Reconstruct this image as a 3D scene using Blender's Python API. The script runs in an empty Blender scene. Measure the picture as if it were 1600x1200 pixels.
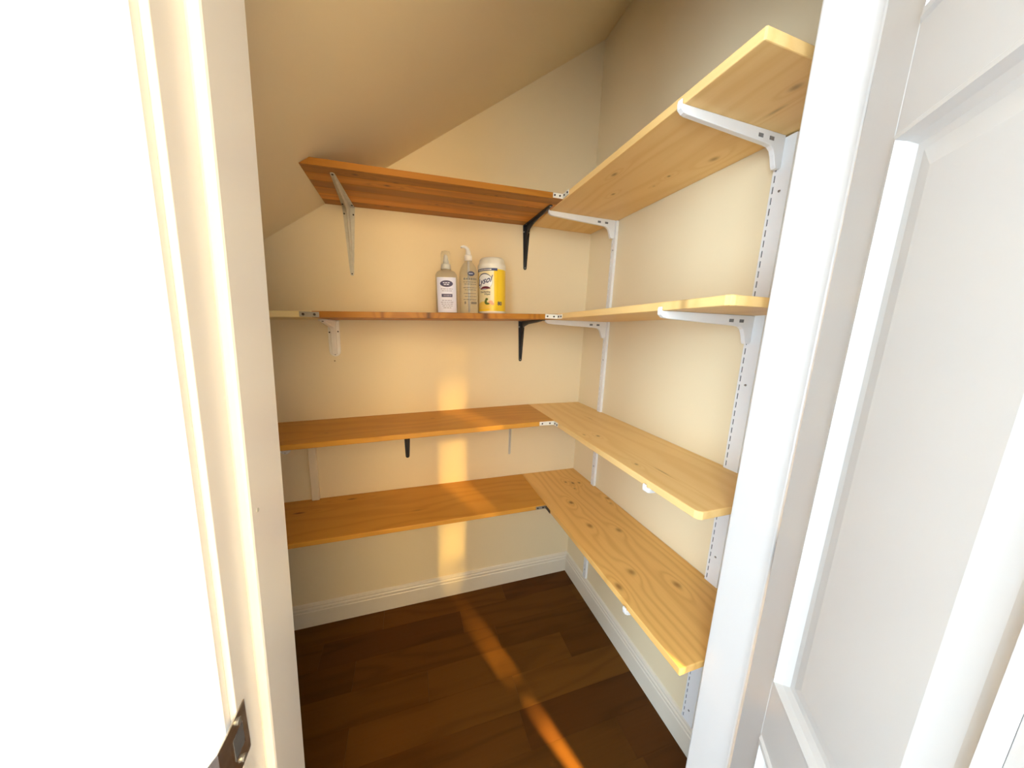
import bpy, bmesh, math, random
from mathutils import Vector, Matrix

random.seed(7)
scene = bpy.context.scene
COL = scene.collection
PI = math.pi

# ------------------------------------------------------------------ camera
F_PX = 474.68
CAM = Vector((-0.8937, -1.438, 1.42))
yaw, pitch, roll = 0.2973, -0.1789, 0.0282
fwd = Vector((math.sin(yaw) * math.cos(pitch), math.cos(yaw) * math.cos(pitch), math.sin(pitch)))
rgt = Vector((math.cos(yaw), -math.sin(yaw), 0))
up = rgt.cross(fwd)
r2 = math.cos(roll) * rgt + math.sin(roll) * up
u2 = -math.sin(roll) * rgt + math.cos(roll) * up
cd = bpy.data.cameras.new('camera')
cam = bpy.data.objects.new('camera', cd)
COL.objects.link(cam)
cam.matrix_world = Matrix(((r2.x, u2.x, -fwd.x, CAM.x), (r2.y, u2.y, -fwd.y, CAM.y),
                           (r2.z, u2.z, -fwd.z, CAM.z), (0, 0, 0, 1)))
cd.sensor_fit = 'HORIZONTAL'
cd.sensor_width = 36.0
cd.lens = F_PX / 1600 * 36.0
cd.shift_x = 18.48 / 1600
cd.shift_y = 2.83 / 1600
cd.clip_start = 0.02
scene.camera = cam

# ------------------------------------------------------------------ world, sun, hall window daylight, added fill lights, exposure
w = bpy.data.worlds.new('sky')
scene.world = w
w.use_nodes = True
w.node_tree.nodes['Background'].inputs[0].default_value = (0.80, 0.90, 1.0, 1)
w.node_tree.nodes['Background'].inputs[1].default_value = 1.0

SUN_AZ = (-0.352, 0.936)      # horizontal travel direction of the sunlight
SUN_EL = math.radians(24)
sd = bpy.data.lights.new('sun', 'SUN')
sd.energy = 60.0
sd.angle = math.radians(6.0)
sd.color = (1.0, 0.68, 0.20)
sun = bpy.data.objects.new('sun', sd)
COL.objects.link(sun)
sdir = Vector((SUN_AZ[0] * math.cos(SUN_EL), SUN_AZ[1] * math.cos(SUN_EL), -math.sin(SUN_EL)))
sun.rotation_euler = sdir.to_track_quat('-Z', 'Y').to_euler()
sun.location = (1.5, -5, 4)


def area(name, loc, direction, sx, sy, power, color):
    l = bpy.data.lights.new(name, 'AREA')
    l.shape = 'RECTANGLE'
    l.size, l.size_y = sx, sy
    l.energy = power
    l.color = color
    o = bpy.data.objects.new(name, l)
    COL.objects.link(o)
    o.location = loc
    o.rotation_euler = Vector(direction).to_track_quat('-Z', 'Y').to_euler()
    return o


# daylight of the tall window at the left end of the hall
area('hall_window_daylight', (-2.62, -2.16, 1.10), (1, 0, 0), 0.46, 1.7, 26.0, (0.57, 0.77, 1.0))
# warm frontal fill added to brighten the closet, set before an invented window
area('warm_front_fill', (-0.78, -2.42, 1.70), (0, 1, 0), 0.8, 1.2, 24.0, (1.0, 0.74, 0.38))
# cool fill added for the back wall, before a second invented window
area('cool_front_fill', (-1.90, -2.42, 1.78), (0, 1, 0), 0.8, 1.2, 25.0, (0.66, 0.82, 1.0))

scene.view_settings.view_transform = 'Standard'
scene.view_settings.look = 'None'
scene.view_settings.gamma = 1.0
scene.view_settings.use_curve_mapping = False
scene.view_settings.exposure = 1.0


# ------------------------------------------------------------------ materials
class NT:
    def __init__(self, name):
        self.m = bpy.data.materials.new(name)
        self.m.use_nodes = True
        self.t = self.m.node_tree
        self.b = self.t.nodes['Principled BSDF']

    def n(self, typ, **kw):
        x = self.t.nodes.new(typ)
        for k, v in kw.items():
            setattr(x, k, v)
        return x

    def l(self, a, b):
        self.t.links.new(a, b)

    def math(self, op, a, b=None, c=None, clamp=False):
        x = self.n('ShaderNodeMath', operation=op, use_clamp=clamp)
        for i, v in enumerate((a, b, c)):
            if v is None:
                continue
            if isinstance(v, (int, float)):
                x.inputs[i].default_value = v
            else:
                self.l(v, x.inputs[i])
        return x.outputs[0]

    def mix(self, fac, a, b, blend='MIX'):
        x = self.n('ShaderNodeMix', data_type='RGBA', blend_type=blend)
        for s, v in ((x.inputs[0], fac), (x.inputs[6], a), (x.inputs[7], b)):
            if isinstance(v, (int, float)):
                s.default_value = v
            elif isinstance(v, tuple):
                s.default_value = (v[0], v[1], v[2], 1)
            else:
                self.l(v, s)
        return x.outputs[2]

    def noise(self, vec, scale, detail=3, rough=.5):
        x = self.n('ShaderNodeTexNoise')
        x.inputs['Scale'].default_value = scale
        x.inputs['Detail'].default_value = detail
        x.inputs['Roughness'].default_value = rough
        if vec is not None:
            self.l(vec, x.inputs['Vector'])
        return x.outputs[0]

    def coords(self, scale=(1, 1, 1), rnd=0.0):
        tc = self.n('ShaderNodeTexCoord')
        mp = self.n('ShaderNodeMapping')
        mp.inputs['Scale'].default_value = scale
        self.l(tc.outputs['Object'], mp.inputs['Vector'])
        if rnd:
            oi = self.n('ShaderNodeObjectInfo')
            cb = self.n('ShaderNodeCombineXYZ')
            for i, k in enumerate((1, 1.7, 2.3)):
                self.l(self.math('MULTIPLY', oi.outputs['Random'], rnd * k), cb.inputs[i])
            self.l(cb.outputs[0], mp.inputs['Location'])
        return mp.outputs[0]

    def bump(self, h, strength, dist=.002):
        x = self.n('ShaderNodeBump')
        x.inputs['Strength'].default_value = strength
        x.inputs['Distance'].default_value = dist
        self.l(h, x.inputs['Height'])
        self.l(x.outputs[0], self.b.inputs['Normal'])


def plain(name, col, rough=.5, metal=0.0, var=.06, scale=30, bump=0.0):
    t = NT(name)
    v = t.coords()
    f = t.noise(v, scale, 3)
    c = t.mix(f, tuple(x * (1 - var) for x in col), tuple(min(1, x * (1 + var)) for x in col))
    t.l(c, t.b.inputs['Base Color'])
    t.b.inputs['Roughness'].default_value = rough
    t.b.inputs['Metallic'].default_value = metal
    if bump:
        t.bump(t.noise(v, scale * 6, 2), bump)
    return t.m


def paint_wall(name, col):
    t = NT(name)
    v = t.coords()
    big = t.noise(v, 2.2, 2)
    c = t.mix(big, tuple(x * .965 for x in col), tuple(min(1, x * 1.02) for x in col))
    t.l(c, t.b.inputs['Base Color'])
    t.b.inputs['Roughness'].default_value = .48
    t.bump(t.noise(v, 140, 3), .10, .0015)
    return t.m


def pine(name, light, dark, knots=(), spec=.28, wob_k=3.2, knot_col=(.13, .045, .012), rings=9.0, mixmax=.55, rnd=0.0, rough=.42, staves=0.0):
    """pine board: local X along the grain, Y across; knots = (x, y, rx, ry, strength)."""
    t = NT(name)
    tc = t.n('ShaderNodeTexCoord')
    base = t.coords((1, 1, 1), rnd)
    sep = t.n('ShaderNodeSeparateXYZ')
    t.l(tc.outputs['Object'], sep.inputs[0])
    X, Y = sep.outputs[0], sep.outputs[1]
    st = t.n('ShaderNodeMapping')
    st.inputs['Scale'].default_value = (1.1, 7.0, 7.0)
    t.l(base, st.inputs[0])
    wob = t.noise(st.outputs[0], 1.0, 2)
    field = t.math('ADD', t.math('MULTIPLY', Y, rings), t.math('MULTIPLY', wob, wob_k))
    kmask = None
    for (kx, ky, rx, ry, s) in knots:
        dx = t.math('DIVIDE', t.math('SUBTRACT', X, kx), rx)
        dy = t.math('DIVIDE', t.math('SUBTRACT', Y, ky), ry)
        d2 = t.math('ADD', t.math('MULTIPLY', dx, dx), t.math('MULTIPLY', dy, dy))
        core = t.math('MULTIPLY', t.math('POWER', 2.718, t.math('MULTIPLY', t.math('POWER', d2, 1.2), -1.3)), s)
        kmask = core if kmask is None else t.math('MAXIMUM', kmask, core)
        ex = t.math('DIVIDE', dx, 4.0)
        ey = t.math('DIVIDE', dy, 2.2)
        e2 = t.math('ADD', t.math('MULTIPLY', ex, ex), t.math('MULTIPLY', ey, ey))
        field = t.math('ADD', field, t.math('MULTIPLY', t.math('POWER', 2.718, t.math('MULTIPLY', e2, -1.0)), 1.5 * s))
    rg = t.math('SINE', t.math('MULTIPLY', field, 6.283 * 1.6))
    rg = t.math('MULTIPLY_ADD', rg, .5, .5)
    rg = t.math('POWER', rg, 2.4)
    fine = t.n('ShaderNodeMapping')
    fine.inputs['Scale'].default_value = (6, 170, 170)
    t.l(base, fine.inputs[0])
    fg = t.noise(fine.outputs[0], 1.0, 4, .6)
    blot = t.noise(base, 6.0, 2)
    f = t.math('ADD', t.math('MULTIPLY', rg, .50), t.math('MULTIPLY', fg, .52))
    f = t.math('ADD', f, t.math('MULTIPLY', blot, .22))
    f = t.math('MULTIPLY', f, mixmax, clamp=True)
    c = t.mix(f, light, dark)
    if rnd or staves:
        oi = t.n('ShaderNodeObjectInfo')
        vv = t.math('MULTIPLY_ADD', oi.outputs['Random'], staves, 1 - staves * .5)
        hs = t.n('ShaderNodeHueSaturation')
        t.l(vv, hs.inputs['Value'])
        t.l(c, hs.inputs['Color'])
        c = hs.outputs[0]
    if kmask is not None:
        c = t.mix(t.math('MINIMUM', kmask, .95), c, knot_col)
    t.l(c, t.b.inputs['Base Color'])
    t.b.inputs['Roughness'].default_value = rough
    t.b.inputs['Specular IOR Level'].default_value = spec
    t.bump(fg, .12, .0008)
    return t.m


WALL_C = (0.89, 0.735, 0.47)
M_WALL = paint_wall('cream_wall_paint', WALL_C)
M_HALL = paint_wall('white_hall_paint', (0.86, 0.85, 0.82))
M_TRIM = plain('white_gloss_trim_paint', (0.70, 0.655, 0.60), .28, var=.015, scale=8)
M_BASE = plain('white_baseboard_paint', (0.80, 0.71, 0.56), .35, var=.03, scale=14)
M_DOOR = plain('white_door_paint', (0.68, 0.66, 0.62), .30, var=.015, scale=8)
M_WHITE = plain('white_powder_coat', (0.88, 0.855, 0.81), .32, var=.02, scale=40)
M_GREYW = plain('scuffed_grey_white_enamel', (0.62, 0.58, 0.48), .45, var=.18, scale=60)
M_BLACK = plain('black_enamel', (0.012, 0.012, 0.014), .38, var=.3, scale=60)
M_PLAST = plain('cream_white_plastic', (0.93, 0.88, 0.80), .4, var=.04, scale=50)
M_STEEL = plain('dull_zinc_steel', (0.42, 0.41, 0.38), .38, .85, var=.15, scale=90)
M_DSTEEL = plain('tarnished_dark_steel', (0.10, 0.075, 0.05), .5, .6, var=.3, scale=90)
M_CHROME = plain('worn_nickel', (0.55, 0.54, 0.52), .28, 1.0, var=.35, scale=70)
M_SCREW = plain('dark_screw_head', (0.05, 0.035, 0.025), .45, .5, var=.3, scale=200)
M_DARK = plain('dark_shade_and_base', (0.07, 0.066, 0.07), .7, var=.2, scale=100)  # dark tone for shade inside slots, also floor base and latch hole
M_SLOT = plain('grey_slot_shade', (0.20, 0.19, 0.18), .7, var=.5, scale=160)
M_CREAMWOOD = pine('cream_painted_wood', (.76, .60, .30), (.64, .47, .21), mixmax=.4)


# ------------------------------------------------------------------ mesh helpers
def new_obj(name, bm, mat, parent=None, loc=None, smooth=False, matrix=None):
    me = bpy.data.meshes.new(name)
    bmesh.ops.recalc_face_normals(bm, faces=bm.faces[:])
    bm.to_mesh(me)
    bm.free()
    if mat:
        me.materials.append(mat)
    if smooth:
        for p in me.polygons:
            p.use_smooth = True
    o = bpy.data.objects.new(name, me)
    COL.objects.link(o)
    if parent:
        o.parent = parent
    if loc:
        o.location = loc
    if matrix is not None:
        o.matrix_world = matrix
    return o


def empty(name, loc=(0, 0, 0), matrix=None):
    o = bpy.data.objects.new(name, None)
    o.empty_display_size = .05
    COL.objects.link(o)
    o.location = loc
    if matrix is not None:
        o.matrix_world = matrix
    return o


def tag(o, label, cat, group=None):
    o['label'] = label
    o['category'] = cat
    if group:
        o['group'] = group
    return o


def struct(o, label=None):
    o['kind'] = 'structure'
    if label:
        o['label'] = label
    return o


def box(bm, x0, x1, y0, y1, z0, z1, bevel=0.0, seg=2):
    r = bmesh.ops.create_cube(bm, size=1.0)
    vs = r['verts']
    for v in vs:
        v.co = Vector(((x0 + x1) / 2 + v.co.x * (x1 - x0), (y0 + y1) / 2 + v.co.y * (y1 - y0), (z0 + z1) / 2 + v.co.z * (z1 - z0)))
    if bevel:
        es = {e for v in vs for e in v.link_edges}
        bmesh.ops.bevel(bm, geom=list(es), offset=bevel, segments=seg, profile=.5, affect='EDGES')


def bx(*a, **k):
    bm = bmesh.new()
    box(bm, *a, **k)
    return bm


def prism(bm, pts, axis, a0, a1, bevel=0.0, seg=2):
    """extrude a 2-D polygon along axis; pts in the two other axes (x: (y,z), y: (x,z), z: (x,y))."""
    def P(p, a):
        return {'x': Vector((a, p[0], p[1])), 'y': Vector((p[0], a, p[1])), 'z': Vector((p[0], p[1], a))}[axis]
    lo = [bm.verts.new(P(p, a0)) for p in pts]
    hi = [bm.verts.new(P(p, a1)) for p in pts]
    n = len(pts)
    fs = [bm.faces.new(lo), bm.faces.new(hi)]
    for i in range(n):
        fs.append(bm.faces.new((lo[i], lo[(i + 1) % n], hi[(i + 1) % n], hi[i])))
    bmesh.ops.recalc_face_normals(bm, faces=fs)
    if bevel:
        es = set(fs[0].edges) | set(fs[1].edges)
        bmesh.ops.bevel(bm, geom=list(es), offset=bevel, segments=seg, profile=.5, affect='EDGES')


def pr(pts, axis, a0, a1, bevel=0.0):
    bm = bmesh.new()
    prism(bm, pts, axis, a0, a1, bevel)
    return bm


def lathe(prof, n=40, sx=1.0, sy=1.0, power=2.0, cap=True):
    """revolve (r, z); power > 2 gives a rounded-square section."""
    bm = bmesh.new()
    rings = []
    for (r, z) in prof:
        ring = []
        for i in range(n):
            a = 2 * PI * i / n
            c, s = math.cos(a), math.sin(a)
            k = (abs(c) ** power + abs(s) ** power) ** (-1.0 / power)
            ring.append(bm.verts.new((r * k * c * sx, r * k * s * sy, z)))
        rings.append(ring)
    for a, b in zip(rings, rings[1:]):
        for i in range(n):
            bm.faces.new((a[i], a[(i + 1) % n], b[(i + 1) % n], b[i]))
    if cap:
        bm.faces.new(rings[0][::-1])
        bm.faces.new(rings[-1])
    return bm


def tube(pts, radii, n=12):
    bm = bmesh.new()
    pts = [Vector(p) for p in pts]
    rings = []
    for i, p in enumerate(pts):
        d = (pts[min(i + 1, len(pts) - 1)] - pts[max(i - 1, 0)]).normalized()
        a = d.orthogonal().normalized() if i == 0 else (pa - d * pa.dot(d)).normalized()
        pa = a
        b = d.cross(a)
        rings.append([bm.verts.new(p + (a * math.cos(2 * PI * k / n) + b * math.sin(2 * PI * k / n)) * radii[i]) for k in range(n)])
    for A, B in zip(rings, rings[1:]):
        for i in range(n):
            bm.faces.new((A[i], A[(i + 1) % n], B[(i + 1) % n], B[i]))
    bm.faces.new(rings[0][::-1])
    bm.faces.new(rings[-1])
    return bm


def disc_mesh(r, depth, axis, n=12):
    bm = bmesh.new()
    bmesh.ops.create_cone(bm, cap_ends=True, segments=n, radius1=r, radius2=r * .8, depth=depth)
    if axis == 'x':
        bmesh.ops.rotate(bm, verts=bm.verts, matrix=Matrix.Rotation(-PI / 2, 3, 'Y'))
    elif axis == 'y':
        bmesh.ops.rotate(bm, verts=bm.verts, matrix=Matrix.Rotation(PI / 2, 3, 'X'))
    return bm


def screw(parent, loc, axis='y', r=.0036, mat=None, depth=.003):
    return new_obj('screw', disc_mesh(r, depth, axis), mat or M_SCREW, parent, loc)


# ------------------------------------------------------------------ setting
XL = -2.0                      # left end of the closet
YF = -1.03                     # closet face of the door wall
YH = -1.15                     # hall face of the door wall
S0, S1 = 2.7321, 0.7101        # sloped ceiling z = S0 + S1 * x
HX0, HX1, HY = -2.66, 1.6, -2.45


def slope(x):
    return S0 + S1 * x


struct(new_obj('wall_back', bx(XL - .1, .1, 0, .1, -.05, 2.9), M_WALL))
struct(new_obj('wall_right', bx(0, .1, YF, 0, -.05, 2.9), M_WALL))
struct(new_obj('wall_left', bx(XL - .1, XL, YF, 0, -.05, 1.6), M_WALL))
# sloped underside of the stairs
bm = bmesh.new()
prism(bm, [(XL - .1, slope(XL - .1)), (.0, slope(.0)), (.0, slope(.0) + .12), (XL - .1, slope(XL - .1) + .12)], 'y', YF, 0)
struct(new_obj('ceiling', bm, M_WALL), 'sloped cream closet ceiling under the stairs')
# door wall (left pier, right pier, header)
bm = bmesh.new()
box(bm, HX0, -1.10, YH, YF, -.05, 2.8)
box(bm, -.242, HX1, YH, YF, -.05, 2.8)
box(bm, -1.10, -.242, YH, YF, 2.13, 2.8)
wf = new_obj('wall_front', bm, M_WALL)
wf.data.materials.append(M_HALL)
for p in wf.data.polygons:
    if p.normal.y < -.5:
        p.material_index = 1
struct(wf)

# floor boards, one by one inside the closet and the doorway
tones = [(.118, .044, .007), (.132, .050, .008), (.104, .037, .007), (.145, .057, .009)]
PLANK = [pine('brown_laminate_%d' % i, t, tuple(x * .55 for x in t), rings=5, mixmax=.65, rnd=3.0, rough=.5, staves=.25, spec=.10) for i, t in enumerate(tones)]
bm = bx(XL - .1, .1, -1.16, .1, -.06, -.009)
fl = struct(new_obj('floor', bm, M_DARK), 'dark brown laminate floor boards')
pw, plen = .118, .62
cache = {}
row = 0
y = 0.0
seq = random.Random(11)
while y > -1.14:
    y0 = max(y - pw, -1.15)
    x = XL - seq.uniform(0, plen)
    while x < 0:
        x0, x1 = max(x, XL), min(x + plen, 0.0)
        if x1 - x0 > .02:
            key = (round(x1 - x0, 3), round(y - y0, 3))
            k = seq.choice([0, 0, 1, 1, 2, 3])
            kk = key + (k,)
            if kk not in cache:
                bmm = bx(-(x1 - x0) / 2 + .0002, (x1 - x0) / 2 - .0002, -(y - y0) / 2 + .0002, (y - y0) / 2 - .0002, -.009, 0)
                me = bpy.data.meshes.new('plank')
                bmm.to_mesh(me)
                bmm.free()
                me.materials.append(PLANK[k])
                cache[kk] = me
            o = bpy.data.objects.new('plank', cache[kk])
            COL.objects.link(o)
            o.parent = fl
            o.location = ((x0 + x1) / 2, (y + y0) / 2, 0)
        x += plen
    y -= pw
    row += 1
struct(new_obj('floor_hall', bx(HX0, HX1, HY, -1.16, -.06, 0), pine('hall_laminate', tones[1], tones[2], rings=5)), 'brown laminate floor of the hall')

# baseboards with a moulded top
BBP = [(0, 0), (.014, 0), (.014, .080), (.0115, .084), (.0125, .090), (.0125, .096), (.009, .101), (.0095, .108), (.006, .116), (0, .119)]
struct(new_obj('baseboard_back', pr([(-a, z) for a, z in BBP], 'x', XL, -.0005), M_BASE))
struct(new_obj('baseboard_right', pr([(-a, z) for a, z in BBP], 'y', YF, -.0145), M_BASE))
struct(new_obj('baseboard_left', pr([(XL + a, z) for a, z in BBP], 'y', YF, -.0145), M_BASE))

# door jambs with stops, hall casings (the latch jamb leans a little out of plumb)
def lean(bm):
    for v in bm.verts:
        v.co.x += .0225 * (v.co.z - 1.20)


bm = bmesh.new()
box(bm, -1.100, -1.055, YH + .0005, YF - .0005, 0, 2.12, .001)
box(bm, -1.056, -1.045, -1.112, YF - .0, 0, 2.11, .003)
lean(bm)
t1 = struct(new_obj('trim_1', bm, M_TRIM), 'white door jamb with stop on the latch side')
bm = bmesh.new()
box(bm, -.252, -.241, YH, YF, 0, 2.12, .001)
box(bm, -.262, -.251, -1.112, YF, 0, 2.11, .003)
struct(new_obj('trim_2', bm, M_TRIM), 'white door jamb with stop on the hinge side')
bm = bmesh.new()
box(bm, -1.055, -.252, YH, YF, 2.11, 2.13)
struct(new_obj('trim_3', bm, M_TRIM), 'white door head jamb')


def casing(name, pts, z0, z1, label):
    return struct(new_obj(name, pr(pts, 'z', z0, z1), M_TRIM), label)


def cas_pts(x0, s):   # inner edge x0, going outwards with sign s
    prof = [(0, 0), (0, .008), (.006, .013), (.018, .014), (.024, .011), (.034, .013), (.056, .017), (.066, .017), (.070, .012), (.070, 0)]
    return [(x0 + s * a, YH - b) for a, b in prof]


bm = pr(cas_pts(-1.060, -1), 'z', 0, 2.12)
lean(bm)
struct(new_obj('trim_4', bm, M_TRIM), 'white moulded hall casing beside the latch jamb')
casing('trim_5', cas_pts(-.246, 1), 0, 2.12, 'white moulded hall casing beside the hinge jamb')
struct(new_obj('trim_6', bx(-1.13, -.176, YH - .015, YH, 2.12, 2.19), M_TRIM), 'white hall casing above the door')

# hall shell with its windows, two of them added for fill light
bm = bmesh.new()                         # end wall with the tall daylight window (opening y -2.4..-1.92, z .23..1.97)
for a in ((-2.4, -1.92, -.05, .23), (-2.4, -1.92, 1.97, 2.8), (-1.92, YF, -.05, 2.8), (HY - .1, -2.4, -.05, 2.8)):
    box(bm, HX0 - .1, HX0, *a)
struct(new_obj('wall_hall_left', bm, M_HALL))
struct(new_obj('wall_hall_right', bx(HX1, HX1 + .1, HY - .1, YF, -.05, 2.8), M_HALL))
WX0, WX1 = .02, .46                       # narrow sun window opposite the hinge gap
bm = bmesh.new()
box(bm, HX0 - .1, -2.32, HY - .1, HY, -.05, 2.8)
box(bm, -1.48, -1.20, HY - .1, HY, -.05, 2.8)
box(bm, -2.32, -1.48, HY - .1, HY, -.05, 1.16)
box(bm, -2.32, -1.48, HY - .1, HY, 2.40, 2.8)
box(bm, -.36, WX0, HY - .1, HY, -.05, 2.8)
box(bm, -1.20, -.36, HY - .1, HY, -.05, 1.16)
box(bm, -1.20, -.36, HY - .1, HY, 2.40, 2.8)
box(bm, WX1, HX1 + .1, HY - .1, HY, -.05, 2.8)
box(bm, WX0, WX1, HY - .1, HY, -.05, .60)
box(bm, WX0, WX1, HY - .1, HY, 2.52, 2.8)
struct(new_obj('wall_hall_back', bm, M_HALL))
struct(new_obj('ceiling_hall', bx(HX0 - .1, HX1 + .1, HY - .1, YH, 2.72, 2.8), M_HALL))


def sash(name, horizontal_axis, fixed, a0, a1, z0, z1, rails):
    e = struct(empty(name, (0, 0, 0)))
    f = .035
    def piece(nm, p0, p1, q0, q1):
        if horizontal_axis == 'y':
            new_obj(nm, bx(fixed - .03, fixed + .01, p0, p1, q0, q1, bevel=.003), M_TRIM, e)
        else:
            new_obj(nm, bx(p0, p1, fixed - .03, fixed + .01, q0, q1, bevel=.003), M_TRIM, e)
    piece('stile', a0, a0 + f, z0, z1)
    piece('stile', a1 - f, a1, z0, z1)
    piece('rail', a0 + f, a1 - f, z0, z0 + f)
    piece('rail', a0 + f, a1 - f, z1 - f, z1)
    for (q0, q1) in rails:
        piece('rail', a0 + f, a1 - f, q0, q1)
    return e


sash('window_1', 'y', HX0 - .05, -2.4, -1.92, .23, 1.97, [(1.08, 1.12)])
w2 = sash('window_2', 'x', HY - .04, WX0, WX1, .60, 2.52, [(1.03, 1.30)])  # unseen sun window; wide middle rail added to cut the sun streak
tp = NT('sun_dimming_glass')  # tint added to the upper sash to dim the sun strip on the wall
tp.t.nodes.remove(tp.b)
tb = tp.n('ShaderNodeBsdfTransparent')
tb.inputs[0].default_value = (.46, .45, .43, 1)
tg = tp.n('ShaderNodeBsdfGlossy')
tg.inputs['Roughness'].default_value = .05
tm = tp.n('ShaderNodeMixShader')
tm.inputs[0].default_value = .05
tp.l(tb.outputs[0], tm.inputs[1])
tp.l(tg.outputs[0], tm.inputs[2])
tp.l(tm.outputs[0], tp.t.nodes['Material Output'].inputs[0])
new_obj('pane', bx(WX0 + .03, WX1 - .03, HY - .051, HY - .047, 1.30, 2.50), tp.m, w2)
sash('added_window_3', 'x', HY - .04, -1.20, -.36, 1.16, 2.40, [(1.76, 1.79)])  # invented window framing the warm fill light
sash('added_window_4', 'x', HY - .04, -2.32, -1.48, 1.16, 2.40, [(1.76, 1.79)])  # invented window framing the cool fill light
# curtains added behind both fill windows to block the low sun
M_CURT = plain('cream_curtain_cloth', (.85, .78, .62), .9)
for cx0, lab in ((-1.23, 'cream cloth added to block sun at the window behind the viewer'), (-2.36, 'cream cloth added to block sun at the window further left')):
    bm = bmesh.new()
    cols = [(cx0 + .90 * i / 60, HY - .115 + .012 * math.sin(i * 1.1)) for i in range(61)]
    lo = [bm.verts.new((x, y, 1.12)) for x, y in cols]
    hi = [bm.verts.new((x, y, 2.44)) for x, y in cols]
    for i in range(60):
        bm.faces.new((lo[i], lo[i + 1], hi[i + 1], hi[i]))
    cur = new_obj('blocker_curtain', bm, M_CURT)
    sm = cur.modifiers.new('thickness', 'SOLIDIFY')
    sm.thickness = .002
    tag(cur, lab, 'blocker_curtain', 'added curtains blocking the sun')

# ------------------------------------------------------------------ panelled door, half open towards the hall
PIN = Vector((-.269, -1.157, 0))
TH = math.radians(40)
du = Vector((-math.sin(TH), -math.cos(TH), 0))       # along the door from hinge to latch
dn = Vector((-math.cos(TH), math.sin(TH), 0))        # closet-side face normal
dmx = Matrix(((du.x, -dn.x, 0, PIN.x), (du.y, -dn.y, 0, PIN.y), (0, 0, 1, 0), (0, 0, 0, 1))) @ Matrix.Rotation(math.radians(-.50), 4, 'Y')  # slight sag added so the upper hinge gap passes less sun
# local: x along door, y = -normal (closet face at y=-.035), z up
door = struct(empty('door_1', matrix=dmx), 'white panelled door standing half open')
DW, DH, DT = .765, 2.09, .035
pan_z = [(.20, .765), (.873, 1.66), (1.77, 1.98)]
pan_x = [(.077, .34), (.43, .682)]
bm = bmesh.new()
cuts_x = [0.002] + [v for p in pan_x for v in p] + [DW]
cuts_z = [.008] + [v for p in pan_z for v in p] + [DH]
new_obj('stile', bx(.002, pan_x[0][0], -DT, 0, .008, DH, bevel=.002), M_DOOR, door)
new_obj('stile', bx(pan_x[1][1], DW, -DT, 0, .008, DH, bevel=.002), M_DOOR, door)
new_obj('mullion', bx(pan_x[0][1], pan_x[1][0], -DT + .0003, -.0003, .01, DH - .01), M_DOOR, door)
zz = [.008] + [v for p in pan_z for v in p] + [DH]
for i in range(0, len(zz), 2):
    for (a, b) in ((pan_x[0][0], pan_x[0][1]), (pan_x[1][0], pan_x[1][1])):
        new_obj('rail', bx(a, b, -DT, 0, zz[i], zz[i + 1]), M_DOOR, door)
for (z0, z1) in pan_z:
    for (a, b) in pan_x:
        bm = bmesh.new()
        # moulded frame sloping in, raised field
        def ring(m, yy):
            return [bm.verts.new(c) for c in ((a + m, yy, z0 + m), (b - m, yy, z0 + m), (b - m, yy, z1 - m), (a + m, yy, z1 - m))]
        for sgn, base in ((1, -DT), (-1, 0)):
            prof = [(0, 0), (.004, -.0035), (.010, -.0045), (.016, .004), (.024, .009), (.034, .009), (.060, .002), (.062, .002)]
            rs = [ring(m, base + sgn * d) for m, d in prof]
            for A, B in zip(rs, rs[1:]):
                for i in range(4):
                    bm.faces.new((A[i], A[(i + 1) % 4], B[(i + 1) % 4], B[i]))
            bm.faces.new(rs[-1])
        new_obj('panel', bm, M_DOOR, door)
for hz in (.29, 1.04, 1.76):
    h = new_obj('hinge', tube([(0, .004, hz - .035), (0, .004, hz + .035)], [.0062, .0062]), M_CHROME, door)
    new_obj('hinge_leaf', bx(.0, .004, -.03, 0, hz - .035, hz + .035), M_CHROME, h)
    new_obj('hinge_leaf', pr([(0, .003), (0, .006), (-.020, .0125), (-.020, .0095)], 'z', hz - .035, hz + .035), M_CHROME, h)

# strike plate on the latch jamb
sp = tag(empty('strike_plate', (-1.0583, -1.15, 1.03)), 'worn metal strike plate on the white latch jamb at lower left', 'strike plate')
pts = [(-.0005, .012), (.0012, .012), (.0012, -.016), (.0, -.030), (-.006, -.043), (-.014, -.050), (-.0155, -.0485), (-.008, -.042), (-.002, -.029), (-.0005, -.016)]
new_obj('plate', pr(pts, 'z', -.034, .026, .0004), M_CHROME, sp)
new_obj('latch_hole', bx(.0010, .0016, -.012, .004, -.014, .010), M_DARK, sp)
screw(sp, (.0016, -.002, .019), 'x', .0032, M_STEEL)
screw(sp, (.0016, -.002, -.026), 'x', .0032, M_STEEL)
nh = tag(new_obj('nail_hole', disc_mesh(.0022, .001, 'x'), plain('nail_hole_filler', (.45, .42, .36), .8), None, (-1.0439, -1.099, 1.234)), 'small filled nail hole in the white door stop', 'nail hole')

# ------------------------------------------------------------------ shelves
T = .02
ZB = {1: 1.9287, 2: 1.4924, 3: 1.0470, 4: .6573}
ZF = {1: 1.9191, 2: 1.4991, 3: 1.0426, 4: .6683}
ZL = {1: 1.9006, 2: 1.4562, 3: 1.0145, 4: .6520}
WR = {1: .3246, 2: .3134, 3: .2959, 4: .3145}
WL = {1: .3133, 2: .3067, 3: .2990, 4: .3062}
YE = {1: -.9962, 2: -.9987, 3: -.9897, 4: -1.0164}


def frame_left(k):
    s = (ZB[k] - ZL[k]) / (1.5 - WR[k])
    X = Vector((1, 0, s)).normalized()
    Y = Vector((0, 1, 0))
    Z = X.cross(Y)
    return Matrix(((X.x, Y.x, Z.x, -WR[k] - .0008), (X.y, Y.y, Z.y, -.001), (X.z, Y.z, Z.z, ZB[k]), (0, 0, 0, 1)))


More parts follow.
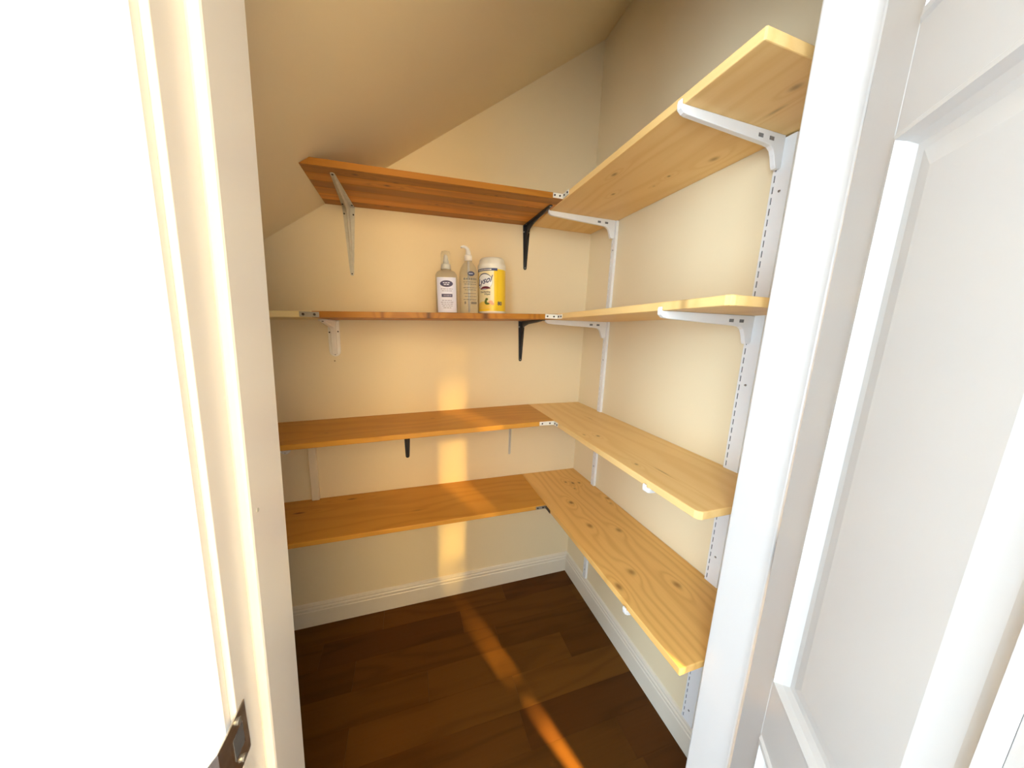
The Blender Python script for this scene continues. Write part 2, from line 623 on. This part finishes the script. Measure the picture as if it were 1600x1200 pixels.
def frame_right(k):
    s = (ZF[k] - ZB[k]) / YE[k]
    X = Vector((0, 1, s)).normalized()
    Y = Vector((-1, 0, 0))
    Z = X.cross(Y)
    return Matrix(((X.x, Y.x, Z.x, -.001), (X.y, Y.y, Z.y, -.001), (X.z, Y.z, Z.z, ZB[k]), (0, 0, 0, 1)))


def zl(k, x):     # top of the left board at x
    return ZB[k] - (ZB[k] - ZL[k]) / (1.5 - WR[k]) * (-WR[k] - x)


def zr(k, y):     # top of the right board at y
    return ZB[k] + (ZF[k] - ZB[k]) * y / YE[k]


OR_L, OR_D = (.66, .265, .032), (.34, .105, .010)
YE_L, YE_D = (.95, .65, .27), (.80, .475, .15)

K1 = [(-.714, -.285, .011, .006, .95), (-.622, -.235, .013, .006, .95), (-.593, -.265, .012, .005, .8), (-.321, -.178, .012, .006, .9),
      (-.445, -.122, .008, .004, .7), (-.633, -.045, .013, .005, .9), (-.246, -.270, .008, .005, .8), (-.222, -.08, .009, .004, .7), (-.1, -.21, .008, .004, .6)]


def laminated(k, x_end, knots, label):
    """shelf glued from staves: the staves are parts."""
    e = tag(empty('laminated_shelf', matrix=frame_left(k)), label, 'shelf')
    n = 6
    wd = WL[k] / n
    L = -x_end - WR[k]
    for i in range(n):
        y0, y1 = -WL[k] + i * wd, -WL[k] + (i + 1) * wd
        kn = [(a, b, rx, ry, s) for (a, b, rx, ry, s) in knots if y0 - .004 < b < y1 + .004]
        li = [.74, 1.24, .68, 1.05, 1.3, .80][i]
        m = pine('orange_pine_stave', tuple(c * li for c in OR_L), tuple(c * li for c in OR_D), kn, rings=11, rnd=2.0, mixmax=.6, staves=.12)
        bm = bmesh.new()
        if k == 1:    # end cut to the ceiling slope
            s = (ZB[k] - ZL[k]) / (1.5 - WR[k])
            def xe(dz):
                x = -WR[k] - L
                return x
            # local x where the board meets the slope, at top and bottom face
            def meet(dz):
                # world z = ZB + s*lx + dz ; world x = -WR + lx ; slope S0+S1*(-WR+lx)
                return (ZB[k] + dz - S0 + S1 * WR[k]) / (S1 - s) + .002
            prism(bm, [(0, -T), (0, 0), (meet(0), 0), (meet(-T), -T)], 'y', y0 + .0002, y1 - .0002, .0007, 1)
        else:
            box(bm, -L, 0, y0 + .0002, y1 - .0002, -T, 0, bevel=.0007, seg=1)
        o = new_obj('stave', bm, m, e)
    return e


laminated(1, -1.16, K1, 'short orange knotty pine shelf up under the sloped ceiling')
KE = [(-.506, -.3067, .010, .012, .95), (-.298, -.3067, .013, .013, .95), (-.66, -.3067, .006, .008, .5), (-.1, -.3067, .006, .008, .4)]
laminated(2, -1.185, KE, 'orange pine shelf carrying the two bottles and yellow canister')
# cream continuation of shelf two
m2 = frame_left(2)
o = new_obj('shelf_board', bx(-1.42, -(1.1865 - WR[2]), -WL[2], 0, -T, 0, bevel=.0015), M_CREAMWOOD, matrix=m2)
tag(o, 'cream painted shelf end left of the flat joining plate', 'shelf')

K3 = [(-.5, -.12, .010, .006, .35), (-.9, -.2, .010, .006, .3)]
K4 = [(-.837, -.043, .020, .005, .9), (-1.027, -.105, .022, .006, .95), (-.557, -.206, .02, .006, .3)]
for k, kn, lab in ((3, K3, 'long plain honey pine shelf third from top on back wall'), (4, K4, 'lowest long pine shelf on back wall with two dark knots')):
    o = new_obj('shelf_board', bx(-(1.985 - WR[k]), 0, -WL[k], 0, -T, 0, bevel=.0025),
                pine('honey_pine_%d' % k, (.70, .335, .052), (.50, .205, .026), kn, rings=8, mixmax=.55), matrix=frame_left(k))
    tag(o, lab, 'shelf')

R1 = [(-.542, .27, .012, .007, .75), (-.591, .109, .006, .005, .8), (-.708, .071, .013, .010, .6), (-.424, .186, .008, .006, .7), (-.523, .102, .006, .004, .4),
      (-.946, .161, .012, .009, .6), (-.89, .124, .02, .005, .5)]
R2 = [(-.895, .3134, .012, .010, .55), (-.4, .15, .01, .008, .5)]
R3 = [(-.51, .222, .009, .007, .75), (-.486, .266, .007, .005, .5), (-.75, .255, .007, .005, .7), (-.809, .217, .03, .003, .6), (-.30, .12, .02, .004, .3)]
R4 = [(-.143, .127, .008, .006, .9), (-.161, .096, .013, .008, .9), (-.166, .062, .008, .006, .9), (-.214, .116, .008, .005, .7), (-.325, .199, .013, .011, .95),
      (-.335, .012, .012, .008, .7), (-.375, .025, .008, .006, .5), (-.496, .212, .014, .011, .7), (-.55, .117, .014, .011, .65), (-.743, .218, .013, .012, .65),
      (-.781, .297, .015, .010, .75), (-.823, .117, .013, .011, .65)]
LAB = {1: 'highest pine shelf on right wall seen from below', 2: 'eye level pine shelf on right wall seen edge on',
       3: 'right wall pine shelf second from the floor', 4: 'lowest right wall pine shelf with many knots and swirling grain'}
for k, kn in ((1, R1), (2, R2), (3, R3), (4, R4)):
    bm = bmesh.new()
    wdt, ln = WR[k] - .001, -YE[k]
    c = .012 if k in (2, 3) else .003
    pts = [(0, 0), (0, wdt), (-ln + c, wdt), (-ln + c * .3, wdt - c * .3), (-ln, wdt - c), (-ln, 0)]
    prism(bm, pts, 'z', -T, 0, .002, 2)
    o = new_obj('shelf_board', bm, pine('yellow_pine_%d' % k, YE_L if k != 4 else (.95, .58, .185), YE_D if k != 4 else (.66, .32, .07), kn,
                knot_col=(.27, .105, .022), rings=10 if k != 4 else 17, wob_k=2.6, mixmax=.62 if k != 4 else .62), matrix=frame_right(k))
    tag(o, LAB[k], 'shelf')

# ------------------------------------------------------------------ slotted wall uprights and their brackets
U = {1: -.205, 2: -.838}
US, UD = .025, .012


def upright(y, z0, z1, UW, off, label):
    e = tag(empty('slotted_upright', (0, y, z0)), label, 'shelf upright', 'slotted uprights on the right wall')
    h = z1 - z0
    bm = bmesh.new()
    box(bm, -UD, 0, -UW / 2, -UW / 2 + .0018, 0, h)
    box(bm, -UD, 0, UW / 2 - .0018, UW / 2, 0, h)
    sw = .0028
    box(bm, -UD, -UD + .0016, -UW / 2 + .0018, off - sw / 2, 0, h)
    box(bm, -UD, -UD + .0016, off + sw / 2, UW / 2 - .0018, 0, h)
    n = int(h / US)
    for i in range(n + 1):
        a = i * US + (.0165 if i else 0) - US * 0
        z_a = 0 if i == 0 else i * US - .0045
        z_b = min(h, i * US + .0045)
        box(bm, -UD, -UD + .0016, off - sw / 2, off + sw / 2, z_a, z_b)
    if n * US + .0045 < h:
        box(bm, -UD, -UD + .0016, off - sw / 2, off + sw / 2, h - .003, h)
    new_obj('channel', bm, M_WHITE, e)
    new_obj('slot_shade_backing', bx(-UD + .002, -UD + .003, -UW / 2 + .002, UW / 2 - .002, .001, h - .001), M_DARK, e)  # dark backing added to paint the shade inside the slots
    for zz in (.05, h * .36, h * .66, h - .12):
        screw(e, (-UD - .0004, -.002, zz), 'x', .0034, M_STEEL, .002)
    return e


upright(U[1], .121, 1.905, .024, .007, 'white slotted upright near the back corner of right wall')
upright(U[2] - .009, .121, 1.896, .040, .014, 'white slotted upright beside the door jamb on right wall')


def arm_bracket(k, u, label):
    y = U[u]
    zt = zr(k, y) - T
    L = WR[k]
    e = tag(empty('arm_bracket', (-UD, y, zt - .0003)), label, 'shelf bracket', 'white arm brackets on the slotted uprights')
    t = .0055
    tip = -(L - UD + .004)
    root = .074
    pts = [(-.0005, 0), (tip + .0005, 0), (tip + .0003, .0085), (tip - .003, .0085), (tip - .0045, .002), (tip - .003, -.009), (tip + .006, -.0155), (tip + .016, -.0175),
           (-.060, -.028), (-.046, -.030), (-.036, -.036), (-.030, -.046), (-.022, -root + .006), (-.018, -root), (-.006, -root), (-.0005, -root + .004)]
    new_obj('arm', pr(pts, 'y', -t, t, .0012), M_WHITE, e)
    for xx in (-.046, -.082):
        new_obj('slot_shade', bx(xx - .0075, xx + .0075, -t - .0006, -t + .0002, -.019, -.011, bevel=.0002), M_SLOT, e)  # raised grey pieces painted as the shaded inside of slots
        new_obj('slot_shade', bx(xx - .0075, xx + .0075, t - .0002, t + .0006, -.019, -.011, bevel=.0002), M_SLOT, e)
    new_obj('hook', bx(-.002, .0035, -.0016, .0050, -root + .008, -root + .020), M_STEEL, e)
    screw(e, (tip + .030, .0, -.0005), 'z', .004, M_SCREW, .0004)
    return e


NM = {1: 'highest', 2: 'eye level', 3: 'second lowest', 4: 'lowest'}
for k in (1, 2, 3, 4):
    arm_bracket(k, 1, 'white metal arm under the %s right shelf near back corner' % NM[k])
    arm_bracket(k, 2, 'white metal arm under the %s right shelf near the doorway' % NM[k])


# ------------------------------------------------------------------ pressed steel angle brackets on the back wall
def strap(L, w0, w1, n=8):
    """tapered strap outline with a rounded end, in (across, along)."""
    pts = [(-w0 / 2, 0), (-w1 / 2, L - w1 / 2)]
    for i in range(1, n):
        a = PI - PI * i / n
        pts.append((w1 / 2 * math.cos(a), L - w1 / 2 + w1 / 2 * math.sin(a)))
    pts += [(w1 / 2, L - w1 / 2), (w0 / 2, 0)]
    return pts


def strip_prism(outer, inner, wd):
    """web between two matching paths in (y, z), crowned across x"""
    bm = bmesh.new()
    rows = []
    for (a, b) in zip(outer, inner):
        m = (a[0] + (b[0] - a[0]) * .7, a[1] + (b[1] - a[1]) * .7)
        rows.append([bm.verts.new(c) for c in ((-wd * .6, *a), (-wd * .5, *m), (-wd * .22, *b), (wd * .22, *b), (wd * .5, *m), (wd * .6, *a))])
    for A, B in zip(rows, rows[1:]):
        for i in range(6):
            bm.faces.new((A[i], A[(i + 1) % 6], B[(i + 1) % 6], B[i]))
    bm.faces.new(rows[0])
    bm.faces.new(rows[-1])
    return bm


def angle_bracket(x, k, leg, arm, mat, label, w0=.034, w1=.013, rib=.008, depth=.030, holes=True, hole_mat=None):
    zt = zl(k, x) - T - .0014
    e = tag(empty('angle_bracket', (x, 0, zt)), label, 'shelf bracket', 'angle brackets on the back wall')
    th = .0022
    bm = bmesh.new()
    prism(bm, [(a, -b) for a, b in strap(leg, w0, w1)], 'y', -th, -.0002, .0005, 1)
    new_obj('wall_leg', bm, mat, e)
    bm = bmesh.new()
    prism(bm, [(a, -b) for a, b in strap(arm, w0, w1)], 'z', -th, 0, .0005, 1)
    new_obj('shelf_arm', bm, mat, e)
    inner = [(-arm * .95, -.004), (-arm * .7, -.010), (-arm * .35, -depth * .5), (-.05, -depth * .78), (-depth * .98, -depth * .98),
             (-depth * .78, -.05), (-depth * .5, -leg * .35), (-.010, -leg * .7), (-.004, -leg * .95)]
    outer = [(-arm * .95, -.001), (-arm * .7, -.001), (-arm * .35, -.001), (-.05, -.001), (-.001, -.001),
             (-.001, -.05), (-.001, -leg * .35), (-.001, -leg * .7), (-.001, -leg * .95)]
    new_obj('rib', strip_prism(outer, inner, rib), mat, e)
    hm = hole_mat or M_SCREW
    if holes:
        for dx, dz in ((-w0 * .36, -.028), (w0 * .36, -.028), (0, -leg + w1 * .55)):
            screw(e, (dx, -th - .0006, dz), 'y', .0036 if dz > -.1 else .003, hm)
        for dx, dy in ((-w0 * .36, -.030), (w0 * .36, -.030), (0, -arm + w1 * .55)):
            screw(e, (dx, dy, -th - .0006), 'z', .0036, hm)
    return e


M_GREYB = plain('tin_grey_enamel', (0.60, 0.57, 0.50), .42, var=.08, scale=60)
angle_bracket(-1.105, 1, .262, .285, M_GREYW, 'scuffed grey white bracket under the short shelf at the slope', w0=.046, w1=.014, rib=.009, depth=.034)
angle_bracket(-.346, 1, .196, .262, M_BLACK, 'black angle bracket under the highest back shelf', w0=.036, w1=.016, hole_mat=M_STEEL)
angle_bracket(-.352, 2, .198, .262, M_BLACK, 'black angle bracket under the shelf with the bottles', w0=.034, w1=.016, hole_mat=M_STEEL)
angle_bracket(-.907, 3, .200, .250, M_BLACK, 'short black bracket leg below the third back shelf', w0=.034, w1=.018, hole_mat=M_BLACK)
angle_bracket(-.392, 3, .245, .250, M_GREYB, 'thin grey bracket leg below third shelf near the corner', w0=.016, w1=.012, rib=.005, depth=.018, holes=False)


def corner_brace(x, k, leg, arm, label):
    zt = zl(k, x) - T - .0014
    e = tag(empty('corner_brace', (x, 0, zt)), label, 'shelf bracket', 'rounded cream corner braces on the back wall')
    def sect(L, w):
        pts = [(-w / 2, 0)]
        for i in range(9):
            a = PI - PI * i / 8
            pts.append((w / 2 * math.cos(a), L - w / 2 + w / 2 * math.sin(a)))
        pts.append((w / 2, 0))
        return pts
    bm = bmesh.new()
    prism(bm, [(a, -b) for a, b in sect(leg, .044)], 'y', -.007, -.0003, .002, 2)
    new_obj('wall_leg', bm, M_PLAST, e)
    bm = bmesh.new()
    prism(bm, [(a, -b) for a, b in sect(arm, .034)], 'z', -.007, 0, .002, 2)
    new_obj('shelf_arm', bm, M_PLAST, e)
    p = [(-.002, -.002), (-arm + .012, -.002), (-arm + .008, -.010), (-arm * .6, -.021), (-.045, -.030), (-.034, -.036), (-.029, -.048), (-.023, -leg * .6), (-.014, -leg + .010), (-.002, -leg + .006)]
    new_obj('rib', pr(p, 'x', -.0095, .0095, .0035), M_PLAST, e)
    for dx, dz in ((-.0160, -.050), (.0160, -.046), (0, -leg + .009)):
        screw(e, (dx, -.0078, dz), 'y', .0032)
    screw(e, (0, -arm + .008, -.0078), 'z', .0036)
    return e


corner_brace(-1.187, 2, .150, .18, 'rounded cream corner brace below the flat joining plate')
corner_brace(-1.405, 3, .12, .17, 'cream corner brace under third shelf half hidden by left jamb')
# filled screw hole under the brace
tag(new_obj('nail_hole', disc_mesh(.003, .001, 'y'), plain('wall_hole', (.35, .25, .14), .9), None, (-1.192, -.0004, 1.275)),
    'tiny screw hole in cream wall below the rounded brace', 'nail hole')

# white batten standing between the two lowest back shelves
z0, z1 = zl(4, -1.30) + .0005, zl(3, -1.30) - T - .0005
tag(new_obj('batten', bx(-1.318, -1.288, -.019, -.0005, z0, z1, bevel=.002), plain('cream_batten_paint', (.84, .72, .52), .45, var=.05, scale=20)),
    'cream painted batten between the two lowest back shelves', 'batten')


# ------------------------------------------------------------------ joining plates at the shelf joints
def corner_plate(k, mat, mat2, label, la=.040, lb=.036, h=.017, dz=-.0105):
    x = -WR[k]
    y = -WL[k]
    zc = ZB[k] + dz
    e = tag(empty('corner_plate', (x, y, zc)), label, 'joining plate', 'corner plates at the shelf joints')
    th = .0022
    new_obj('leaf', bx(-la, -.0014, -th - .0012, -.0012, -h / 2, h / 2, bevel=.0006), mat, e)
    new_obj('leaf', bx(-th - .0012, -.0012, -lb, -th - .0013, -h / 2, h / 2, bevel=.0006), mat2, e)
    for a in (.28, .78):
        screw(e, (-la * a - .003, -th - .0022, 0), 'y', .0036)
        screw(e, (-th - .0022, -lb * a - .004, 0), 'x', .0036)
    return e


M_PLATE = plain('painted_white_plate', (.80, .76, .66), .38, var=.08, scale=80)
corner_plate(1, M_PLATE, M_PLATE, 'white corner plate joining the two highest shelves', .042, .046)
corner_plate(2, M_PLATE, M_PLATE, 'white corner plate joining the two eye level shelves', .056, .040)
corner_plate(3, M_PLATE, M_PLATE, 'white corner plate joining the second lowest shelves', .070, .036)
corner_plate(4, M_STEEL, M_DSTEEL, 'dark metal corner plate joining the two lowest shelves', .050, .045, .014)
zc = zl(2, -1.192) - .0105
e = tag(empty('mending_plate', (-1.192, -WL[2] - .001, zc)), 'flat grey steel plate joining orange and cream shelf pieces', 'joining plate')
new_obj('plate', bx(-.028, .028, -.0024, -.0004, -.0085, .0085, bevel=.0006), M_STEEL, e)
screw(e, (-.017, -.0030, 0), 'y', .0045)
screw(e, (.015, -.0030, 0), 'y', .0045)

# ------------------------------------------------------------------ bottles and canister on the second shelf
clear = NT('clear_plastic')
clear.b.inputs['Base Color'].default_value = (.93, .95, .93, 1)
clear.b.inputs['Roughness'].default_value = .06
clear.b.inputs['IOR'].default_value = 1.18
clear.b.inputs['Transmission Weight'].default_value = .92
cgel = clear.n('ShaderNodeTexNoise')
cgel.inputs['Scale'].default_value = 20
clear.l(clear.mix(cgel.outputs[0], (.90, .92, .88), (.97, .98, .96)), clear.b.inputs['Base Color'])
M_CLEAR = clear.m
M_PUMP = plain('white_pump_plastic', (.90, .88, .86), .35, var=.02)
M_LABEL = plain('pale_lilac_label', (.76, .77, .98), .4, var=.03)
M_PURPLE = plain('deep_purple_print', (.035, .025, .11), .45, var=.1)
M_PTEXT = plain('lilac_grey_print', (.30, .27, .42), .5, var=.1)
M_GTEXT = plain('grey_brown_print', (.20, .17, .13), .5, var=.1)
M_YEL = plain('yellow_label', (.92, .60, .02), .35, var=.05, scale=12)
M_PYEL = plain('pale_label_panel', (.88, .74, .42), .35, var=.06, scale=14)
M_NAVY = plain('navy_print', (.03, .04, .12), .45, var=.1)
M_RED = plain('brown_red_print', (.16, .02, .03), .45, var=.1)
M_LEMON = plain('lemon_fruit_print', (.95, .62, .10), .45, var=.1)
M_LEAF = plain('leaf_print', (.10, .14, .02), .5, var=.1)
M_BLOSSOM = plain('blossom_print', (.85, .42, .20), .5, var=.1)
M_LID = plain('white_lid_plastic', (.84, .78, .66), .38, var=.02)


def wrap(bm, R, sy=1.0, power=2.0, lift=.0004):
    """bend a flat sheet (x = arc length about the front, y = height) onto a (rounded) cylinder; front faces -Y."""
    for v in bm.verts:
        s, z, d = v.co.x, v.co.y, v.co.z
        a = -PI / 2 + s / R
        c, sn = math.cos(a), math.sin(a)
        k = (abs(c) ** power + abs(sn) ** power) ** (-1.0 / power)
        rr = R * k + lift + d
        v.co = Vector((rr * c, rr * sn * sy, z))


def sheet(x0, x1, z0, z1, nx=10, nz=1):
    bm = bmesh.new()
    g = [[bm.verts.new((x0 + (x1 - x0) * i / nx, z0 + (z1 - z0) * j / nz, 0)) for i in range(nx + 1)] for j in range(nz + 1)]
    for j in range(nz):
        for i in range(nx):
            bm.faces.new((g[j][i], g[j][i + 1], g[j + 1][i + 1], g[j + 1][i]))
    return bm


def blob(cx, cz, rx, rz, n=24, a0=0, a1=2 * PI):
    bm = bmesh.new()
    c = bm.verts.new((cx, cz, 0))
    prev = None
    for q in range(1, 7):
        f = q / 6
        ring = [bm.verts.new((cx + f * rx * math.cos(a0 + (a1 - a0) * i / n), cz + f * rz * math.sin(a0 + (a1 - a0) * i / n), 0)) for i in range(n + 1)]
        for i in range(n):
            if prev is None:
                bm.faces.new((c, ring[i], ring[i + 1]))
            else:
                bm.faces.new((prev[i], ring[i], ring[i + 1], prev[i + 1]))
        prev = ring
    return bm


def bars(rects):
    bm = bmesh.new()
    for (x0, x1, z0, z1) in rects:
        n = max(1, int((x1 - x0) / .004))
        lo = [bm.verts.new((x0 + (x1 - x0) * i / n, z0, 0)) for i in range(n + 1)]
        hi = [bm.verts.new((x0 + (x1 - x0) * i / n, z1, 0)) for i in range(n + 1)]
        for i in range(n):
            bm.faces.new((lo[i], lo[i + 1], hi[i + 1], hi[i]))
    return bm


def text_bm(body, size, cx, cz, shear=0.0, sx=1.0, bold=0.0):
    cu = bpy.data.curves.new('lettering', 'FONT')
    cu.body = body
    cu.size = size
    cu.shear = shear
    cu.offset = bold
    cu.align_x = 'CENTER'
    cu.align_y = 'CENTER'
    cu.resolution_u = 3
    to = bpy.data.objects.new('lettering_tmp', cu)
    COL.objects.link(to)
    dg = bpy.context.evaluated_depsgraph_get()
    me = bpy.data.meshes.new_from_object(to.evaluated_get(dg))
    bm = bmesh.new()
    bm.from_mesh(me)
    bpy.data.objects.remove(to)
    bpy.data.meshes.remove(me)
    bpy.data.curves.remove(cu)
    for v in bm.verts:
        v.co = Vector((v.co.x * sx + cx, v.co.y + cz, 0))
    bmesh.ops.triangulate(bm, faces=bm.faces[:])
    for _ in range(3):
        es = [e for e in bm.edges if e.calc_length() > .004]
        if es:
            bmesh.ops.subdivide_edges(bm, edges=es, cuts=1)
            bmesh.ops.triangulate(bm, faces=[f for f in bm.faces if len(f.verts) > 3])
    return bm


def text_lines(x0, x1, z, h, rng, gap=.0016):
    """a line of unreadable small print: a row of short word marks"""
    out = []
    x = x0
    while x < x1 - .002:
        wl_ = min(rng.uniform(.004, .011), x1 - x)
        out.append((x, x + wl_, z, z + h))
        x += wl_ + gap
    return out


BY = -.175
ROT = math.atan2(CAM.x + .65, BY - CAM.y)      # front of the labels towards the doorway
rng = random.Random(3)
# --- small bottle with a capped pump
bxx = -.737
base_z = zl(2, bxx) + .0006
b1 = tag(empty('sanitizer_bottle', (bxx, BY, base_z)), 'short clear bottle with lilac label and purple oval', 'bottle')
b1.rotation_mode = 'ZYX'
b1.rotation_euler = (0, math.atan(-(ZB[2] - ZL[2]) / (1.5 - WR[2])), -.12)
R = .0425
prof = [(.030, 0), (.0415, .002), (R, .008), (R, .140), (.0415, .150), (.035, .160), (.022, .167), (.0155, .170), (.0150, .178)]
new_obj('body', lathe(prof, 48, 1.0, .62, 3.2), M_CLEAR, b1, smooth=True)
lb = sheet(-.036, .036, .006, .138, 16, 2)
wrap(lb, R, .62, 3.2, .0005)
lab = new_obj('label', lb, M_LABEL, b1)
t_ = blob(0, .114, .023, .0125); wrap(t_, R, .62, 3.2, .0009)
new_obj('oval', t_, M_PURPLE, lab)
t_ = bars(text_lines(-.013, .013, .1160, .0030, rng, .0022) + text_lines(-.010, .011, .1095, .0030, rng, .0022)); wrap(t_, R, .62, 3.2, .0012)
new_obj('small_print', t_, M_LABEL, lab)
t_ = bars([(-.019, .020, .064, .076)]); wrap(t_, R, .62, 3.2, .0009)
new_obj('band', t_, M_PURPLE, lab)
t_ = bars(text_lines(-.012, .016, .068, .004, rng)); wrap(t_, R, .62, 3.2, .0012)
new_obj('small_print', t_, M_PTEXT, lab)
rows = []
for zz_, a, b in ((.093, -.021, .022), (.086, -.018, .020), (.050, -.018, .019), (.043, -.022, .022), (.036, -.020, .022), (.029, -.017, .019), (.022, -.014, .017)):
    rows += text_lines(a, b, zz_, .0026, rng)
t_ = bars(rows); wrap(t_, R, .62, 3.2, .0009)
new_obj('small_print', t_, M_PTEXT, lab)
new_obj('collar', lathe([(.0155, .1705), (.0160, .172), (.0160, .186), (.0140, .190)], 28), M_PUMP, b1, smooth=False)
new_obj('nozzle', lathe([(.0105, .190), (.0095, .200), (.0075, .210), (.0060, .220), (.003, .224)], 24), M_PUMP, b1, smooth=True)
new_obj('overcap', lathe([(.0185, .171), (.0190, .174), (.0185, .228), (.0150, .236), (.0060, .239)], 28), M_CLEAR, b1, smooth=True)

# --- tall clear bottle with a bent pump spout
bxx = -.642
base_z = zl(2, bxx) + .0006
b2 = tag(empty('pump_bottle', (bxx, BY + .03, base_z)), 'tall clear pump bottle between lilac bottle and yellow canister', 'bottle')
b2.rotation_mode = 'ZYX'
b2.rotation_euler = (0, math.atan(-(ZB[2] - ZL[2]) / (1.5 - WR[2])), -.05)
R = .0385
prof = [(.034, 0), (.038, .003), (R, .010), (R, .150), (.037, .168), (.032, .185), (.024, .198), (.0165, .207), (.0150, .212)]
new_obj('body', lathe(prof, 48, 1.0, .78, 2.5), M_CLEAR, b2, smooth=True)
t_ = blob(.006, .160, .014, .009); wrap(t_, R, .78, 2.5, .0006)
new_obj('oval', t_, M_NAVY, b2)
t_ = bars(text_lines(-.003, .013, .158, .004, rng)); wrap(t_, R, .78, 2.5, .0009)
new_obj('small_print', t_, M_LABEL, b2)
rows = text_lines(-.024, .028, .136, .0075, rng, .0022)
for zz_, a, b in ((.126, -.026, .028), (.118, -.022, .026), (.104, -.026, .028), (.096, -.02, .026), (.082, -.024, .028), (.070, -.02, .028), (.058, -.026, .028)):
    rows += text_lines(a, b, zz_, .0024, rng)
rows += [(-.022, -.016, .042, .052), (.004, .028, .042, .050)]
t_ = bars(rows); wrap(t_, R, .78, 2.5, .0006)
new_obj('small_print', t_, M_GTEXT, b2)
new_obj('dip_tube', tube([(0, 0, .012), (0, 0, .21)], [.0045, .0045]), M_PUMP, b2, smooth=True)
new_obj('collar', lathe([(.0155, .2125), (.0160, .214), (.0158, .230), (.013, .236)], 28), M_PUMP, b2)
new_obj('spout', tube([(0, 0, .235), (0, 0, .249), (-.002, -.001, .257), (-.009, -.002, .264), (-.018, -.003, .267), (-.026, -.004, .265), (-.028, -.004, .262)],
                      [.0115, .0092, .0080, .0062, .0052, .0046, .0042], 14), M_PUMP, b2, smooth=True)

# --- yellow wipes canister
bxx = -.551
base_z = zl(2, bxx) + .0006
ca = tag(empty('wipes_canister', (bxx, BY, base_z)), 'yellow wipes canister with white lid and blue lettering', 'canister')
ca.rotation_mode = 'ZYX'
ca.rotation_euler = (0, math.atan(-(ZB[2] - ZL[2]) / (1.5 - WR[2])), -.58)
R = .0555
new_obj('body', lathe([(.050, 0), (.0545, .003), (R, .010), (R, .178), (.0545, .181)], 56), M_LID, ca, smooth=True)
t_ = sheet(-PI * R * .985, PI * R * .985, .012, .172, 60, 1); wrap(t_, R, 1, 2, .0004)
lab = new_obj('label', t_, M_YEL, ca, smooth=True)
t_ = sheet(-.050, .026, .040, .166, 16, 4)
wrap(t_, R, 1, 2, .0007)
new_obj('label_panel', t_, M_PYEL, lab)
t_ = bars([(-.062, .040, .166, .1755)]); wrap(t_, R, 1, 2, .0009)
new_obj('header_band', t_, M_NAVY, lab)
t_ = bars(text_lines(-.052, .016, .169, .003, rng)); wrap(t_, R, 1, 2, .0012)
new_obj('small_print', t_, M_LID, lab)
t_ = blob(-.016, .126, .036, .032); wrap(t_, R, 1, 2, .0009)
new_obj('logo_rim', t_, M_NAVY, lab)
t_ = blob(-.015, .125, .034, .0295); wrap(t_, R, 1, 2, .0012)
new_obj('logo_oval', t_, M_PUMP, lab)
t_ = text_bm('Lysol', .034, -.017, .128, .35, .92, .0006)
for v in t_.verts:
    v.co.y += (v.co.x + .017) * .22
wrap(t_, R, 1, 2, .0016)
new_obj('lettering', t_, M_NAVY, lab)
t_ = blob(-.010, .098, .022, .010, 16, 0, PI); wrap(t_, R, 1, 2, .0016)
new_obj('swoosh', t_, M_RED, lab)
t_ = text_bm('Disinfecting', .0095, -.012, .0865, 0, 1.0, .0003); wrap(t_, R, 1, 2, .0013)
new_obj('lettering', t_, M_GTEXT, lab)
t_ = text_bm('Wipes', .0095, -.002, .0775, 0, 1.0, .0003); wrap(t_, R, 1, 2, .0013)
new_obj('lettering', t_, M_GTEXT, lab)
t_ = blob(-.018, .034, .034, .016); wrap(t_, R, 1, 2, .0011)
new_obj('lemon', t_, M_LEMON, lab)
for (cx, cz, rx, rz) in ((-.004, .058, .006, .005), (-.008, .048, .0055, .009), (-.001, .041, .009, .004)):
    t_ = blob(cx, cz, rx, rz, 12); wrap(t_, R, 1, 2, .0014)
    new_obj('leaf', t_, M_LEAF, lab)
for (cx, cz, rx, rz) in ((.012, .046, .009, .007), (.020, .040, .006, .005)):
    t_ = blob(cx, cz, rx, rz, 14); wrap(t_, R, 1, 2, .0014)
    new_obj('blossom', t_, M_BLOSSOM, lab)
t_ = text_bm('80', .020, .050, .041, 0, 1.0, .0006); wrap(t_, R, 1, 2, .0010)
new_obj('lettering', t_, M_NAVY, lab)
new_obj('lid', lathe([(.0560, .1755), (.0570, .177), (.0570, .190), (.0545, .197), (.0525, .199), (.050, .213), (.044, .219), (.02, .2205), (.002, .2205)], 56), M_LID, ca, smooth=True)

for o in bpy.data.objects:
    if o.name.startswith('small_print'):
        o['kind'] = 'stuff'
